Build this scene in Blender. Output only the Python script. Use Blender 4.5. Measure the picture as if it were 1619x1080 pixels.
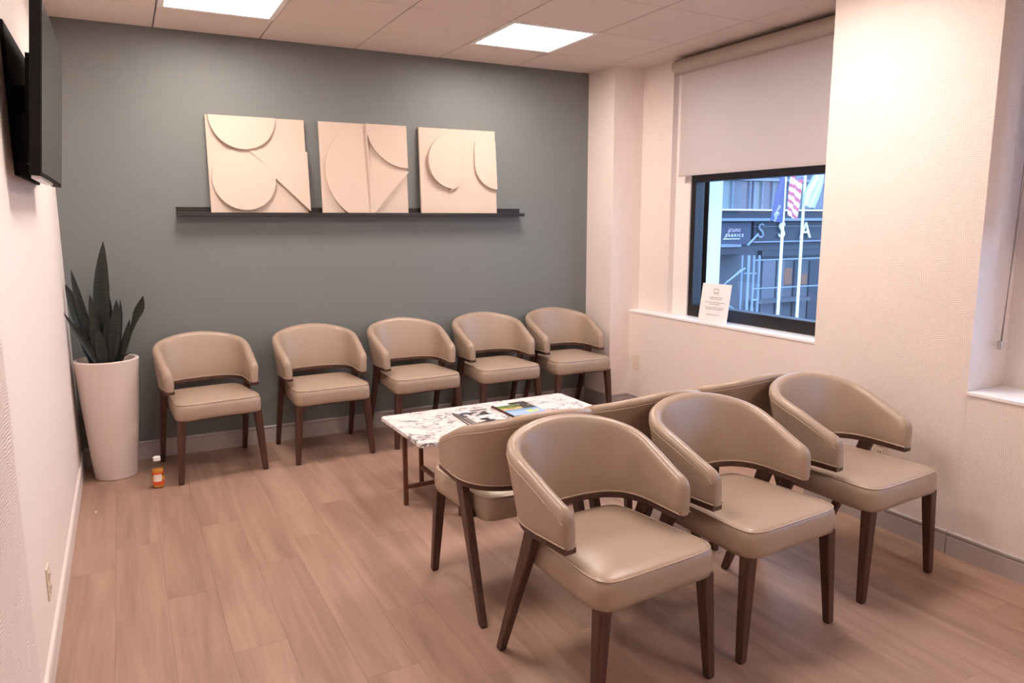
import bpy, bmesh, math, random
import numpy as np
from mathutils import Vector, Matrix

for o in list(bpy.data.objects):
    bpy.data.objects.remove(o)
random.seed(7)
scene = bpy.context.scene
COL = scene.collection
PI = math.pi
T = 0.6096            # ceiling module (2 ft)
H = 2.62              # ceiling height
W = 3.66              # back wall width up to the corner column

# ------------------------------------------------------------------ camera
CAM = Vector((0.312, -5.075, 1.484))
YAW, PITCH, ROLL = 0.48288, 0.16190, -0.00255
FPX = 1167.25
_F = Vector((math.sin(YAW) * math.cos(PITCH), math.cos(YAW) * math.cos(PITCH), -math.sin(PITCH)))
_R = Vector((math.cos(YAW), -math.sin(YAW), 0.0))
_U = _R.cross(_F)
_R, _U = (_R * math.cos(ROLL) + _U * math.sin(ROLL)), (_U * math.cos(ROLL) - _R * math.sin(ROLL))
cam_data = bpy.data.cameras.new('camera')
cam_data.sensor_fit = 'HORIZONTAL'
cam_data.sensor_width = 36.0
cam_data.lens = 36.0 * FPX / 1619.0
cam_data.clip_start = 0.02
cam = bpy.data.objects.new('camera', cam_data)
COL.objects.link(cam)
m = Matrix((( _R.x, _U.x, -_F.x, CAM.x), (_R.y, _U.y, -_F.y, CAM.y), (_R.z, _U.z, -_F.z, CAM.z), (0, 0, 0, 1)))
cam.matrix_world = m
scene.camera = cam

# ------------------------------------------------------------------ world, exposure
world = bpy.data.worlds.new('world')
scene.world = world
world.use_nodes = True
bg = world.node_tree.nodes['Background']
bg.inputs['Color'].default_value = (0.46, 0.66, 1.0, 1)
bg.inputs['Strength'].default_value = 1.6
vs = scene.view_settings
vs.view_transform = 'Standard'
vs.look = 'None'
vs.gamma = 1.0
vs.use_curve_mapping = False
vs.exposure = 1.8
LAMP_COLOR = (1.0, 0.878, 0.81)
LAMP_POWER = 9.0


def ray(px, py):
    return _F + _R * ((px - 809.5) / FPX) - _U * ((py - 540.0) / FPX)


def at(px, py, axis, v):
    """where the line of sight through a photo point meets the plane axis = v"""
    d = ray(px, py)
    return CAM + d * ((v - CAM[axis]) / d[axis])


# ------------------------------------------------------------------ materials
MATS = {}


def _new(name):
    mt = bpy.data.materials.new(name)
    mt.use_nodes = True
    MATS[name] = mt
    nt = mt.node_tree
    return mt, nt, nt.nodes, nt.links, nt.nodes['Principled BSDF']


def srgb(r, g, b):
    f = lambda c: (c / 255 / 12.92) if c / 255 <= 0.04045 else ((c / 255 + 0.055) / 1.055) ** 2.4
    return (f(r), f(g), f(b), 1.0)


def plain(name, col, rough=0.5, spec=0.5, metal=0.0, coat=0.0, noise=0.0, nscale=20.0, bump=0.0, bscale=200.0):
    mt, nt, N, L, B = _new(name)
    B.inputs['Base Color'].default_value = col
    B.inputs['Roughness'].default_value = rough
    B.inputs['Specular IOR Level'].default_value = spec
    B.inputs['Metallic'].default_value = metal
    B.inputs['Coat Weight'].default_value = coat
    tc = N.new('ShaderNodeTexCoord')
    if noise > 0:
        t = N.new('ShaderNodeTexNoise'); t.inputs['Scale'].default_value = nscale; t.inputs['Detail'].default_value = 4
        L.new(tc.outputs['Object'], t.inputs['Vector'])
        mx = N.new('ShaderNodeMix'); mx.data_type = 'RGBA'
        mx.inputs['A'].default_value = tuple(c * (1 - noise) for c in col[:3]) + (1,)
        mx.inputs['B'].default_value = tuple(min(1, c * (1 + noise)) for c in col[:3]) + (1,)
        L.new(t.outputs['Fac'], mx.inputs['Factor']); L.new(mx.outputs['Result'], B.inputs['Base Color'])
    if bump > 0:
        t2 = N.new('ShaderNodeTexNoise'); t2.inputs['Scale'].default_value = bscale; t2.inputs['Detail'].default_value = 3
        L.new(tc.outputs['Object'], t2.inputs['Vector'])
        bp = N.new('ShaderNodeBump'); bp.inputs['Strength'].default_value = bump; bp.inputs['Distance'].default_value = 0.002
        L.new(t2.outputs['Fac'], bp.inputs['Height']); L.new(bp.outputs['Normal'], B.inputs['Normal'])
    return mt


def emitter(name, col, strength):
    mt, nt, N, L, B = _new(name)
    B.inputs['Base Color'].default_value = (0.8, 0.8, 0.8, 1)
    B.inputs['Emission Color'].default_value = tuple(col) + (1,)
    B.inputs['Emission Strength'].default_value = strength
    return mt


def wallpaper(name, col):
    """embossed vinyl wallpaper: blocks of fine horizontal and vertical ribs with broken joint lines"""
    mt, nt, N, L, B = _new(name)
    B.inputs['Roughness'].default_value = 0.55
    B.inputs['Specular IOR Level'].default_value = 0.35
    geo = N.new('ShaderNodeNewGeometry')
    sp = N.new('ShaderNodeSeparateXYZ'); L.new(geo.outputs['Position'], sp.inputs[0])
    ad = N.new('ShaderNodeMath'); ad.operation = 'ADD'; L.new(sp.outputs['X'], ad.inputs[0]); L.new(sp.outputs['Y'], ad.inputs[1])
    cb = N.new('ShaderNodeCombineXYZ'); L.new(ad.outputs[0], cb.inputs['X']); L.new(sp.outputs['Z'], cb.inputs['Y'])
    nz = N.new('ShaderNodeTexNoise'); nz.inputs['Scale'].default_value = 9; nz.inputs['Detail'].default_value = 2
    L.new(cb.outputs[0], nz.inputs['Vector'])
    vm = N.new('ShaderNodeVectorMath'); vm.operation = 'SCALE'; vm.inputs['Scale'].default_value = 0.035
    L.new(nz.outputs['Color'], vm.inputs[0])
    va = N.new('ShaderNodeVectorMath'); va.operation = 'ADD'; L.new(cb.outputs[0], va.inputs[0]); L.new(vm.outputs[0], va.inputs[1])

    def wave(axis, scale):
        w = N.new('ShaderNodeTexWave'); w.bands_direction = axis; w.inputs['Scale'].default_value = scale
        w.inputs['Distortion'].default_value = 1.0; w.inputs['Detail'].default_value = 1.0
        L.new(va.outputs[0], w.inputs['Vector']); return w
    wx, wy = wave('X', 40), wave('Y', 46)
    vo = N.new('ShaderNodeTexVoronoi'); vo.distance = 'CHEBYCHEV'; vo.inputs['Scale'].default_value = 15
    L.new(va.outputs[0], vo.inputs['Vector'])
    bw = N.new('ShaderNodeRGBToBW'); L.new(vo.outputs['Color'], bw.inputs[0])
    gt = N.new('ShaderNodeMath'); gt.operation = 'GREATER_THAN'; gt.inputs[1].default_value = 0.5; L.new(bw.outputs[0], gt.inputs[0])
    gm = N.new('ShaderNodeMath'); gm.operation = 'MULTIPLY_ADD'; gm.inputs[1].default_value = 0.5; gm.inputs[2].default_value = 0.25; L.new(gt.outputs[0], gm.inputs[0])
    mx = N.new('ShaderNodeMix'); mx.data_type = 'FLOAT'
    L.new(gm.outputs[0], mx.inputs['Factor']); L.new(wx.outputs['Fac'], mx.inputs['A']); L.new(wy.outputs['Fac'], mx.inputs['B'])
    mpv = N.new('ShaderNodeMapping'); mpv.inputs['Scale'].default_value = (1.5, 1.0, 1.0); L.new(va.outputs[0], mpv.inputs['Vector'])
    br = N.new('ShaderNodeTexVoronoi'); br.feature = 'DISTANCE_TO_EDGE'; br.inputs['Scale'].default_value = 13; br.inputs['Randomness'].default_value = 0.8
    L.new(mpv.outputs[0], br.inputs['Vector'])
    crk = N.new('ShaderNodeMapRange'); crk.inputs['From Min'].default_value = 0.0; crk.inputs['From Max'].default_value = 0.022; crk.inputs['To Min'].default_value = 0.7
    L.new(br.outputs['Distance'], crk.inputs['Value'])
    # break the joint lines with noise
    n2 = N.new('ShaderNodeTexNoise'); n2.inputs['Scale'].default_value = 14; L.new(cb.outputs[0], n2.inputs['Vector'])
    g2 = N.new('ShaderNodeMath'); g2.operation = 'GREATER_THAN'; g2.inputs[1].default_value = 0.53; L.new(n2.outputs['Fac'], g2.inputs[0])
    brf = N.new('ShaderNodeMath'); brf.operation = 'MAXIMUM'; L.new(crk.outputs[0], brf.inputs[0]); L.new(g2.outputs[0], brf.inputs[1])
    hs = N.new('ShaderNodeMath'); hs.operation = 'MULTIPLY_ADD'; hs.inputs[1].default_value = 0.58
    L.new(mx.outputs['Result'], hs.inputs[0]); L.new(brf.outputs[0], hs.inputs[2])
    bp = N.new('ShaderNodeBump'); bp.inputs['Strength'].default_value = 0.7; bp.inputs['Distance'].default_value = 0.0035
    L.new(hs.outputs[0], bp.inputs['Height']); L.new(bp.outputs['Normal'], B.inputs['Normal'])
    cm = N.new('ShaderNodeMix'); cm.data_type = 'RGBA'; cm.inputs['A'].default_value = tuple(c * 0.9 for c in col[:3]) + (1,); cm.inputs['B'].default_value = col
    L.new(brf.outputs[0], cm.inputs['Factor']); L.new(cm.outputs['Result'], B.inputs['Base Color'])
    return mt


def floor_wood(name):
    mt, nt, N, L, B = _new(name)
    B.inputs['Roughness'].default_value = 0.42
    B.inputs['Specular IOR Level'].default_value = 0.4
    geo = N.new('ShaderNodeNewGeometry'); oi = N.new('ShaderNodeObjectInfo')
    off = N.new('ShaderNodeVectorMath'); off.operation = 'SCALE'; off.inputs[0].default_value = (13.7, 7.3, 3.1)
    L.new(oi.outputs['Random'], off.inputs['Scale'])
    ad = N.new('ShaderNodeVectorMath'); L.new(geo.outputs['Position'], ad.inputs[0]); L.new(off.outputs[0], ad.inputs[1])
    mp = N.new('ShaderNodeMapping'); mp.inputs['Scale'].default_value = (14, 1.1, 1); L.new(ad.outputs[0], mp.inputs['Vector'])
    n1 = N.new('ShaderNodeTexNoise'); n1.inputs['Scale'].default_value = 1.0; n1.inputs['Detail'].default_value = 5; n1.inputs['Distortion'].default_value = 0.6
    L.new(mp.outputs[0], n1.inputs['Vector'])
    mp2 = N.new('ShaderNodeMapping'); mp2.inputs['Scale'].default_value = (110, 3, 1); L.new(ad.outputs[0], mp2.inputs['Vector'])
    n2 = N.new('ShaderNodeTexNoise'); n2.inputs['Scale'].default_value = 1.0; n2.inputs['Detail'].default_value = 3; L.new(mp2.outputs[0], n2.inputs['Vector'])
    cr = N.new('ShaderNodeValToRGB')
    cr.color_ramp.elements[0].position = 0.25; cr.color_ramp.elements[0].color = FLOOR_A
    cr.color_ramp.elements[1].position = 0.75; cr.color_ramp.elements[1].color = FLOOR_B
    mixf = N.new('ShaderNodeMath'); mixf.operation = 'MULTIPLY_ADD'; mixf.inputs[1].default_value = 0.25
    L.new(n2.outputs['Fac'], mixf.inputs[0])
    s1 = N.new('ShaderNodeMath'); s1.operation = 'MULTIPLY_ADD'; s1.inputs[1].default_value = 0.75
    L.new(n1.outputs['Fac'], s1.inputs[0])
    r1 = N.new('ShaderNodeMath'); r1.operation = 'MULTIPLY_ADD'; r1.inputs[1].default_value = 0.12; r1.inputs[2].default_value = -0.06
    L.new(oi.outputs['Random'], r1.inputs[0]); L.new(r1.outputs[0], s1.inputs[2]); L.new(s1.outputs[0], mixf.inputs[2])
    L.new(mixf.outputs[0], cr.inputs[0]); L.new(cr.outputs[0], B.inputs['Base Color'])
    return mt


def walnut(name, ca, cb_):
    mt, nt, N, L, B = _new(name)
    B.inputs['Roughness'].default_value = 0.38
    tc = N.new('ShaderNodeTexCoord')
    mp = N.new('ShaderNodeMapping'); mp.inputs['Scale'].default_value = (60, 60, 5); L.new(tc.outputs['Object'], mp.inputs['Vector'])
    n = N.new('ShaderNodeTexNoise'); n.inputs['Scale'].default_value = 1; n.inputs['Detail'].default_value = 4; L.new(mp.outputs[0], n.inputs['Vector'])
    cr = N.new('ShaderNodeValToRGB'); cr.color_ramp.elements[0].position = .3; cr.color_ramp.elements[1].position = .7
    cr.color_ramp.elements[0].color = ca; cr.color_ramp.elements[1].color = cb_
    L.new(n.outputs['Fac'], cr.inputs[0]); L.new(cr.outputs[0], B.inputs['Base Color'])
    return mt


def marble(name):
    mt, nt, N, L, B = _new(name)
    B.inputs['Roughness'].default_value = 0.22
    tc = N.new('ShaderNodeTexCoord')

    def vein(scale, width, seed, dist):
        mp = N.new('ShaderNodeMapping'); mp.inputs['Location'].default_value = (seed, seed * 1.7, 0)
        mp.inputs['Rotation'].default_value = (0, 0, 0.6); mp.inputs['Scale'].default_value = (1.0, 1.7, 1)
        L.new(tc.outputs['Object'], mp.inputs['Vector'])
        n = N.new('ShaderNodeTexNoise'); n.inputs['Scale'].default_value = scale; n.inputs['Detail'].default_value = 3.5
        n.inputs['Roughness'].default_value = 0.52; n.inputs['Distortion'].default_value = dist
        L.new(mp.outputs[0], n.inputs['Vector'])
        s = N.new('ShaderNodeMath'); s.operation = 'SUBTRACT'; s.inputs[1].default_value = 0.5; L.new(n.outputs['Fac'], s.inputs[0])
        a = N.new('ShaderNodeMath'); a.operation = 'ABSOLUTE'; L.new(s.outputs[0], a.inputs[0])
        mr = N.new('ShaderNodeMapRange'); mr.inputs['From Min'].default_value = 0.0; mr.inputs['From Max'].default_value = width
        mr.inputs['To Min'].default_value = 0.0; mr.inputs['To Max'].default_value = 1.0
        L.new(a.outputs[0], mr.inputs['Value']); return mr
    v1, v2 = vein(4.2, 0.016, 0.0, 0.7), vein(10.0, 0.022, 3.3, 0.6)
    nm = N.new('ShaderNodeTexNoise'); nm.inputs['Scale'].default_value = 6; L.new(tc.outputs['Object'], nm.inputs['Vector'])
    cr = N.new('ShaderNodeMapRange'); cr.inputs['From Min'].default_value = .42; cr.inputs['From Max'].default_value = .6
    L.new(nm.outputs['Fac'], cr.inputs['Value'])
    mxx = N.new('ShaderNodeMath'); mxx.operation = 'MAXIMUM'; L.new(v2.outputs[0], mxx.inputs[0]); L.new(cr.outputs[0], mxx.inputs[1])
    mu = N.new('ShaderNodeMath'); mu.operation = 'MULTIPLY'; L.new(v1.outputs[0], mu.inputs[0]); L.new(mxx.outputs[0], mu.inputs[1])
    mx = N.new('ShaderNodeMix'); mx.data_type = 'RGBA'; mx.inputs['A'].default_value = srgb(118, 112, 112); mx.inputs['B'].default_value = srgb(236, 226, 222)
    L.new(mu.outputs[0], mx.inputs['Factor']); L.new(mx.outputs['Result'], B.inputs['Base Color'])
    return mt


def printed(name, rough=0.3):
    mt, nt, N, L, B = _new(name)
    B.inputs['Roughness'].default_value = rough
    a = N.new('ShaderNodeVertexColor'); a.layer_name = 'Col'
    L.new(a.outputs['Color'], B.inputs['Base Color'])
    return mt


def glass(name, tint=(1, 1, 1), refl=0.06):
    mt, nt, N, L, B = _new(name)
    out = N['Material Output']
    tr = N.new('ShaderNodeBsdfTransparent'); tr.inputs['Color'].default_value = tuple(tint) + (1,)
    gl = N.new('ShaderNodeBsdfGlossy'); gl.inputs['Roughness'].default_value = 0.02
    lw = N.new('ShaderNodeLayerWeight'); lw.inputs['Blend'].default_value = 0.5
    pw = N.new('ShaderNodeMath'); pw.operation = 'POWER'; pw.inputs[1].default_value = 4.0; L.new(lw.outputs['Facing'], pw.inputs[0])
    fr = N.new('ShaderNodeMath'); fr.operation = 'MULTIPLY_ADD'; fr.inputs[1].default_value = 0.6; fr.inputs[2].default_value = refl * 0.5
    L.new(pw.outputs[0], fr.inputs[0])
    ms = N.new('ShaderNodeMixShader'); L.new(fr.outputs[0], ms.inputs[0]); L.new(tr.outputs[0], ms.inputs[1]); L.new(gl.outputs[0], ms.inputs[2])
    L.new(ms.outputs[0], out.inputs['Surface'])
    return mt


def blind_cloth(name, col):
    mt, nt, N, L, B = _new(name)
    out = N['Material Output']
    d = N.new('ShaderNodeBsdfDiffuse'); d.inputs['Color'].default_value = col
    t = N.new('ShaderNodeBsdfTranslucent'); t.inputs['Color'].default_value = col
    ms = N.new('ShaderNodeMixShader'); ms.inputs[0].default_value = 0.32
    L.new(d.outputs[0], ms.inputs[1]); L.new(t.outputs[0], ms.inputs[2]); L.new(ms.outputs[0], out.inputs['Surface'])
    return mt


def leaf_mat(name):
    mt, nt, N, L, B = _new(name)
    B.inputs['Roughness'].default_value = 0.4
    tc = N.new('ShaderNodeTexCoord')
    w = N.new('ShaderNodeTexWave'); w.bands_direction = 'Z'; w.inputs['Scale'].default_value = 14; w.inputs['Distortion'].default_value = 5; w.inputs['Detail'].default_value = 3
    w.inputs['Detail Scale'].default_value = 3
    L.new(tc.outputs['Object'], w.inputs['Vector'])
    cr = N.new('ShaderNodeValToRGB'); cr.color_ramp.elements[0].color = (0.004, 0.007, 0.004, 1); cr.color_ramp.elements[1].color = (0.012, 0.018, 0.010, 1)
    L.new(w.outputs['Fac'], cr.inputs[0]); L.new(cr.outputs[0], B.inputs['Base Color'])
    return mt


FLOOR_A = srgb(134, 104, 88)
FLOOR_B = srgb(176, 144, 126)
WP = srgb(238, 223, 215)
M_wallpaper = wallpaper('embossed_wallpaper', WP)
M_wallpaint = plain('white_wall_paint', srgb(240, 228, 221), 0.6, 0.3, bump=0.15, bscale=90)
M_backwall = plain('slate_wall_paint', srgb(117, 120, 118), 0.5, 0.35, noise=0.02, nscale=3, bump=0.1, bscale=120)
M_ceiling = plain('ceiling_tile', srgb(222, 206, 196), 0.85, 0.2, noise=0.02, nscale=8, bump=0.3, bscale=260)
M_grid = plain('ceiling_joint', srgb(120, 104, 96), 0.8)
M_trimgrey = plain('baseboard_grey', srgb(176, 164, 160), 0.45)
M_trimwhite = plain('baseboard_white', srgb(224, 212, 206), 0.45)
M_sill = plain('white_sill_paint', srgb(244, 240, 238), 0.35)
M_floor = floor_wood('wood_plank_floor')
M_underlay = plain('floor_underlay', srgb(128, 98, 84), 0.8)
M_leather = plain('taupe_vinyl', srgb(166, 144, 125), 0.33, 0.5, noise=0.025, nscale=9, bump=0.12, bscale=420)
M_piping = plain('taupe_piping', srgb(180, 156, 136), 0.35)
M_walnut = walnut('dark_walnut', srgb(54, 32, 24), srgb(88, 55, 42))
M_glide = plain('black_glide', srgb(24, 20, 18), 0.5)
M_black = plain('black_satin', srgb(22, 20, 20), 0.4)
M_shelf = plain('black_shelf', srgb(34, 26, 24), 0.45)
M_panel = plain('sand_canvas', srgb(200, 181, 165), 0.75, 0.25, noise=0.02, nscale=30, bump=0.35, bscale=300)
M_fixture = plain('fixture_white', srgb(240, 236, 232), 0.4)
M_lamp = emitter('lamp_diffuser', LAMP_COLOR, LAMP_POWER)
M_pot = plain('white_ceramic', srgb(218, 201, 191), 0.38, 0.4, noise=0.02, nscale=4)
M_pebble = plain('pale_pebbles', srgb(206, 192, 180), 0.8)
M_soil = plain('dark_soil', srgb(44, 34, 28), 0.9, bump=1.0, bscale=60)
M_leaf = leaf_mat('snake_plant_leaf')
M_marble = marble('white_marble')
M_bronze = plain('bronze_tube', srgb(112, 74, 56), 0.35, 0.5, metal=0.6)
M_print = printed('printed_cover')
M_paper = plain('paper_pages', srgb(226, 220, 214), 0.7)
M_card = plain('white_card', srgb(246, 238, 238), 0.6)
M_ink = plain('dark_ink', srgb(50, 42, 44), 0.6)
M_plate = plain('almond_plastic', srgb(226, 208, 188), 0.4)
M_slot = plain('slot_dark', srgb(70, 56, 48), 0.6)
M_tvcase = plain('tv_black', srgb(13, 9, 8), 0.7, 0.15)
M_screen = plain('tv_screen', srgb(20, 20, 24), 0.25, 0.6)
M_silver = plain('silver_metal', srgb(200, 194, 190), 0.3, metal=0.7)
M_glass = glass('window_glass', (0.9, 0.95, 1.0))
M_frame = plain('black_window_frame', srgb(26, 22, 24), 0.4)
M_blind = blind_cloth('blind_cloth', srgb(222, 210, 206))
M_valance = plain('blind_valance', srgb(178, 164, 152), 0.5)
M_cord = plain('cord_grey', srgb(150, 138, 132), 0.5)
M_alu = plain('aluminium_grey', srgb(186, 194, 206), 0.5)
M_stone = plain('pale_stone', srgb(250, 250, 250), 0.8)
M_facade = plain('slate_facade', srgb(88, 92, 100), 0.7, noise=0.06, nscale=0.6)
M_facade2 = plain('facade_dark', srgb(58, 62, 72), 0.6)
M_facade3 = plain('facade_light', srgb(126, 136, 150), 0.6)
M_paneA = plain('pane_grey_green', srgb(116, 128, 128), 0.3, noise=0.15, nscale=0.8)
M_paneB = plain('pane_dark_grey', srgb(100, 102, 112), 0.3, noise=0.15, nscale=0.8)
M_signboard = plain('sign_navy', srgb(66, 72, 92), 0.6)
M_signwhite = plain('sign_white', srgb(240, 244, 248), 0.5)
M_signpink = plain('sign_pink', srgb(216, 190, 196), 0.5)
M_steel = plain('scaffold_steel', srgb(140, 154, 178), 0.5)
M_polewhite = plain('flagpole_white', srgb(250, 250, 252), 0.4)
M_amber = emitter('lit_amber_window', (1.0, 0.50, 0.22), 0.07)
M_amber.node_tree.nodes['Principled BSDF'].inputs['Base Color'].default_value = (0.05, 0.04, 0.04, 1)
M_asphalt = plain('asphalt', srgb(80, 82, 86), 0.9)
M_cap = plain('cap_white', srgb(240, 236, 232), 0.4)
M_label = printed('bottle_label', 0.4)
M_juice = plain('amber_juice', srgb(226, 156, 66), 0.15)
M_pet = glass('clear_plastic', (0.93, 0.92, 0.9))


# ------------------------------------------------------------------ mesh helpers
class MB:
    def __init__(self):
        self.v, self.f, self.c = [], [], None

    def add(self, verts, faces):
        n = len(self.v)
        self.v += [tuple(p) for p in verts]
        self.f += [tuple(i + n for i in fc) for fc in faces]
        return self

    def box(self, x0, x1, y0, y1, z0, z1):
        x0, x1 = min(x0, x1), max(x0, x1); y0, y1 = min(y0, y1), max(y0, y1); z0, z1 = min(z0, z1), max(z0, z1)
        v = [(x0, y0, z0), (x1, y0, z0), (x1, y1, z0), (x0, y1, z0), (x0, y0, z1), (x1, y0, z1), (x1, y1, z1), (x0, y1, z1)]
        return self.add(v, [(3, 2, 1, 0), (4, 5, 6, 7), (0, 1, 5, 4), (1, 2, 6, 5), (2, 3, 7, 6), (3, 0, 4, 7)])

    def bbox(self, x0, x1, y0, y1, z0, z1, b=0.003, seg=2):
        bm = bmesh.new()
        bmesh.ops.create_cube(bm, size=1.0)
        for p in bm.verts:
            p.co = Vector((x0 + (p.co.x + .5) * (x1 - x0), y0 + (p.co.y + .5) * (y1 - y0), z0 + (p.co.z + .5) * (z1 - z0)))
        bmesh.ops.bevel(bm, geom=list(bm.edges), offset=b, segments=seg, profile=0.5, affect='EDGES')
        return self.bm(bm)

    def bm(self, bm):
        bm.verts.index_update()
        self.add([p.co[:] for p in bm.verts], [[q.index for q in fc.verts] for fc in bm.faces])
        bm.free()
        return self

    def grid(self, rows, close_u=False, close_v=False, cap0=False, cap1=False):
        """rows: list of rings of equal length"""
        nr, nc = len(rows), len(rows[0])
        v = [p for r in rows for p in r]
        f = []
        for i in range(nr - (0 if close_v else 1)):
            for j in range(nc - (0 if close_u else 1)):
                a, b = i * nc + j, i * nc + (j + 1) % nc
                c, d = ((i + 1) % nr) * nc + (j + 1) % nc, ((i + 1) % nr) * nc + j
                f.append((a, b, c, d))
        if cap0: f.append(tuple(range(nc - 1, -1, -1)))
        if cap1: f.append(tuple((nr - 1) * nc + j for j in range(nc)))
        return self.add(v, f)

    def tube(self, pts, r, n=6, closed=False):
        pts = [Vector(p) for p in pts]
        rows = []
        up = Vector((0, 0, 1))
        for i, p in enumerate(pts):
            if closed: d = pts[(i + 1) % len(pts)] - pts[i - 1]
            else: d = pts[min(i + 1, len(pts) - 1)] - pts[max(i - 1, 0)]
            d.normalize()
            u = up if abs(d.dot(up)) < 0.95 else Vector((1, 0, 0))
            a = d.cross(u).normalized(); b = a.cross(d)
            rr = r[i] if isinstance(r, (list, tuple)) else r
            rows.append([p + a * (rr * math.cos(2 * PI * k / n)) + b * (rr * math.sin(2 * PI * k / n)) for k in range(n)])
        return self.grid(rows, close_u=True, close_v=closed, cap0=not closed, cap1=not closed)

    def lathe(self, prof, cx=0, cy=0, n=32):
        rows = [[(cx + r * math.cos(2 * PI * k / n), cy + r * math.sin(2 * PI * k / n), z) for k in range(n)] for r, z in prof]
        return self.grid(rows, close_u=True, cap0=True, cap1=True)

    def taper(self, p0, p1, a0, b0, a1, b1, ch=0.2):
        """tapered four-sided bar with chamfered corners from p0 (size a0 x b0) to p1"""
        rows = []
        for p, a, b in ((p0, a0, b0), (p1, a1, b1)):
            a, b = a / 2, b / 2; k = 1 - ch
            rows.append([(p[0] + x * a, p[1] + y * b, p[2]) for x, y in ((-k, -1), (k, -1), (1, -k), (1, k), (k, 1), (-k, 1), (-1, k), (-1, -k))])
        if p0[2] > p1[2]: rows.reverse()
        return self.grid(rows, close_u=True, cap0=True, cap1=True)

    def bar(self, p0, p1, w, h):
        """rectangular bar between two points, w across, h in height"""
        p0, p1 = Vector(p0), Vector(p1)
        d = (p1 - p0).normalized()
        u = Vector((0, 0, 1)) if abs(d.z) < 0.9 else Vector((0, 1, 0))
        a = d.cross(u).normalized(); b = a.cross(d).normalized()
        rows = [[p - a * w / 2 - b * h / 2, p + a * w / 2 - b * h / 2, p + a * w / 2 + b * h / 2, p - a * w / 2 + b * h / 2] for p in (p0, p1)]
        return self.grid(rows, close_u=True, cap0=True, cap1=True)

    def prism(self, poly, fn0, fn1):
        """extrude a flat polygon between two mapping functions"""
        n = len(poly)
        v = [fn0(*p) for p in poly] + [fn1(*p) for p in poly]
        f = [tuple(range(n - 1, -1, -1)), tuple(range(n, 2 * n))] + [(i, (i + 1) % n, n + (i + 1) % n, n + i) for i in range(n)]
        return self.add(v, f)


def origin(o):
    p = Vector((0, 0, 0))
    while o is not None:
        p += o.location; o = o.parent
    return p


def build(mb, name, mat, parent=None, local=False, smooth=None, colors=None, base=True):
    me = bpy.data.meshes.new(name)
    V = np.array([tuple(p) for p in mb.v], dtype=float)
    loc = Vector((0, 0, 0))
    if parent is not None:
        if not local: V = V - np.array(origin(parent)[:])
    elif base:
        lo, hi = V.min(0), V.max(0)
        loc = Vector(((lo[0] + hi[0]) / 2, (lo[1] + hi[1]) / 2, lo[2])); V = V - np.array(loc[:])
    me.from_pydata(V.tolist(), [], mb.f)
    bm = bmesh.new(); bm.from_mesh(me); bmesh.ops.recalc_face_normals(bm, faces=bm.faces); bm.to_mesh(me); bm.free()
    if smooth is not None:
        me.shade_smooth(); me.set_sharp_from_angle(angle=math.radians(smooth))
    if colors is not None:
        ca = me.color_attributes.new('Col', 'FLOAT_COLOR', 'POINT')
        ca.data.foreach_set('color', np.array(colors, dtype=np.float32).ravel())
    me.materials.append(mat)
    o = bpy.data.objects.new(name, me)
    o.location = loc
    COL.objects.link(o)
    if parent is not None: o.parent = parent
    return o


def tag(o, label=None, cat=None, group=None, kind=None):
    if label: o['label'] = label
    if cat: o['category'] = cat
    if group: o['group'] = group
    if kind: o['kind'] = kind
    return o


def thing(name, loc, label, cat, group=None):
    o = bpy.data.objects.new(name, None)
    o.empty_display_size = 0.1
    o.location = loc
    COL.objects.link(o)
    return tag(o, label, cat, group)


def struct(name, mb, mat, label=None, smooth=None):
    return tag(build(mb, name, mat, smooth=smooth), label, None, None, 'structure')


def copy_tree(o, parent=None):
    c = o.copy(); COL.objects.link(c)
    c.parent = parent
    for ch in list(o.children): copy_tree(ch, c)
    return c


def text_mesh(body, size, shear=0.0, extrude=0.0, spacing=1.0):
    cu = bpy.data.curves.new('lettering', 'FONT')
    cu.body = body; cu.size = size; cu.shear = shear; cu.extrude = extrude; cu.space_character = spacing
    cu.align_x = 'CENTER'; cu.align_y = 'CENTER'; cu.resolution_u = 3
    o = bpy.data.objects.new('lettering', cu); COL.objects.link(o)
    dg = bpy.context.evaluated_depsgraph_get()
    me = bpy.data.meshes.new_from_object(o.evaluated_get(dg))
    v = [p.co[:] for p in me.vertices]; f = [tuple(p.vertices) for p in me.polygons]
    bpy.data.objects.remove(o); bpy.data.curves.remove(cu); bpy.data.meshes.remove(me)
    return v, f


# ------------------------------------------------------------------ structure: floor
YN = -6.6                                   # wall behind the camera
fl = struct('floor', MB().box(0, 4.1, YN, 0, -0.05, -0.006), M_underlay, 'light brown wood plank floor')
PWID, PLEN = 0.183, 1.22
mesh_plank = None
ncol = 0
x = 0.0
while x < 3.9:
    xe = min(x + PWID, 3.95)
    start = -(random.random()) * PLEN
    y1 = 0.0; y0 = start if start < -0.25 else start - PLEN
    while y1 > YN:
        y0c = max(y0, YN)
        mb = MB()
        g = 0.00015
        mb.add([(x + g, y0c + g, -0.006), (xe - g, y0c + g, -0.006), (xe - g, y1 - g, -0.006), (x + g, y1 - g, -0.006),
                (x + g * 2, y0c + g * 2, 0), (xe - g * 2, y0c + g * 2, 0), (xe - g * 2, y1 - g * 2, 0), (x + g * 2, y1 - g * 2, 0)],
               [(4, 5, 6, 7), (0, 1, 5, 4), (1, 2, 6, 5), (2, 3, 7, 6), (3, 0, 4, 7)])
        build(mb, 'plank', M_floor, fl)
        y1 = y0c; y0 = y1 - PLEN
    x = xe

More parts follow.
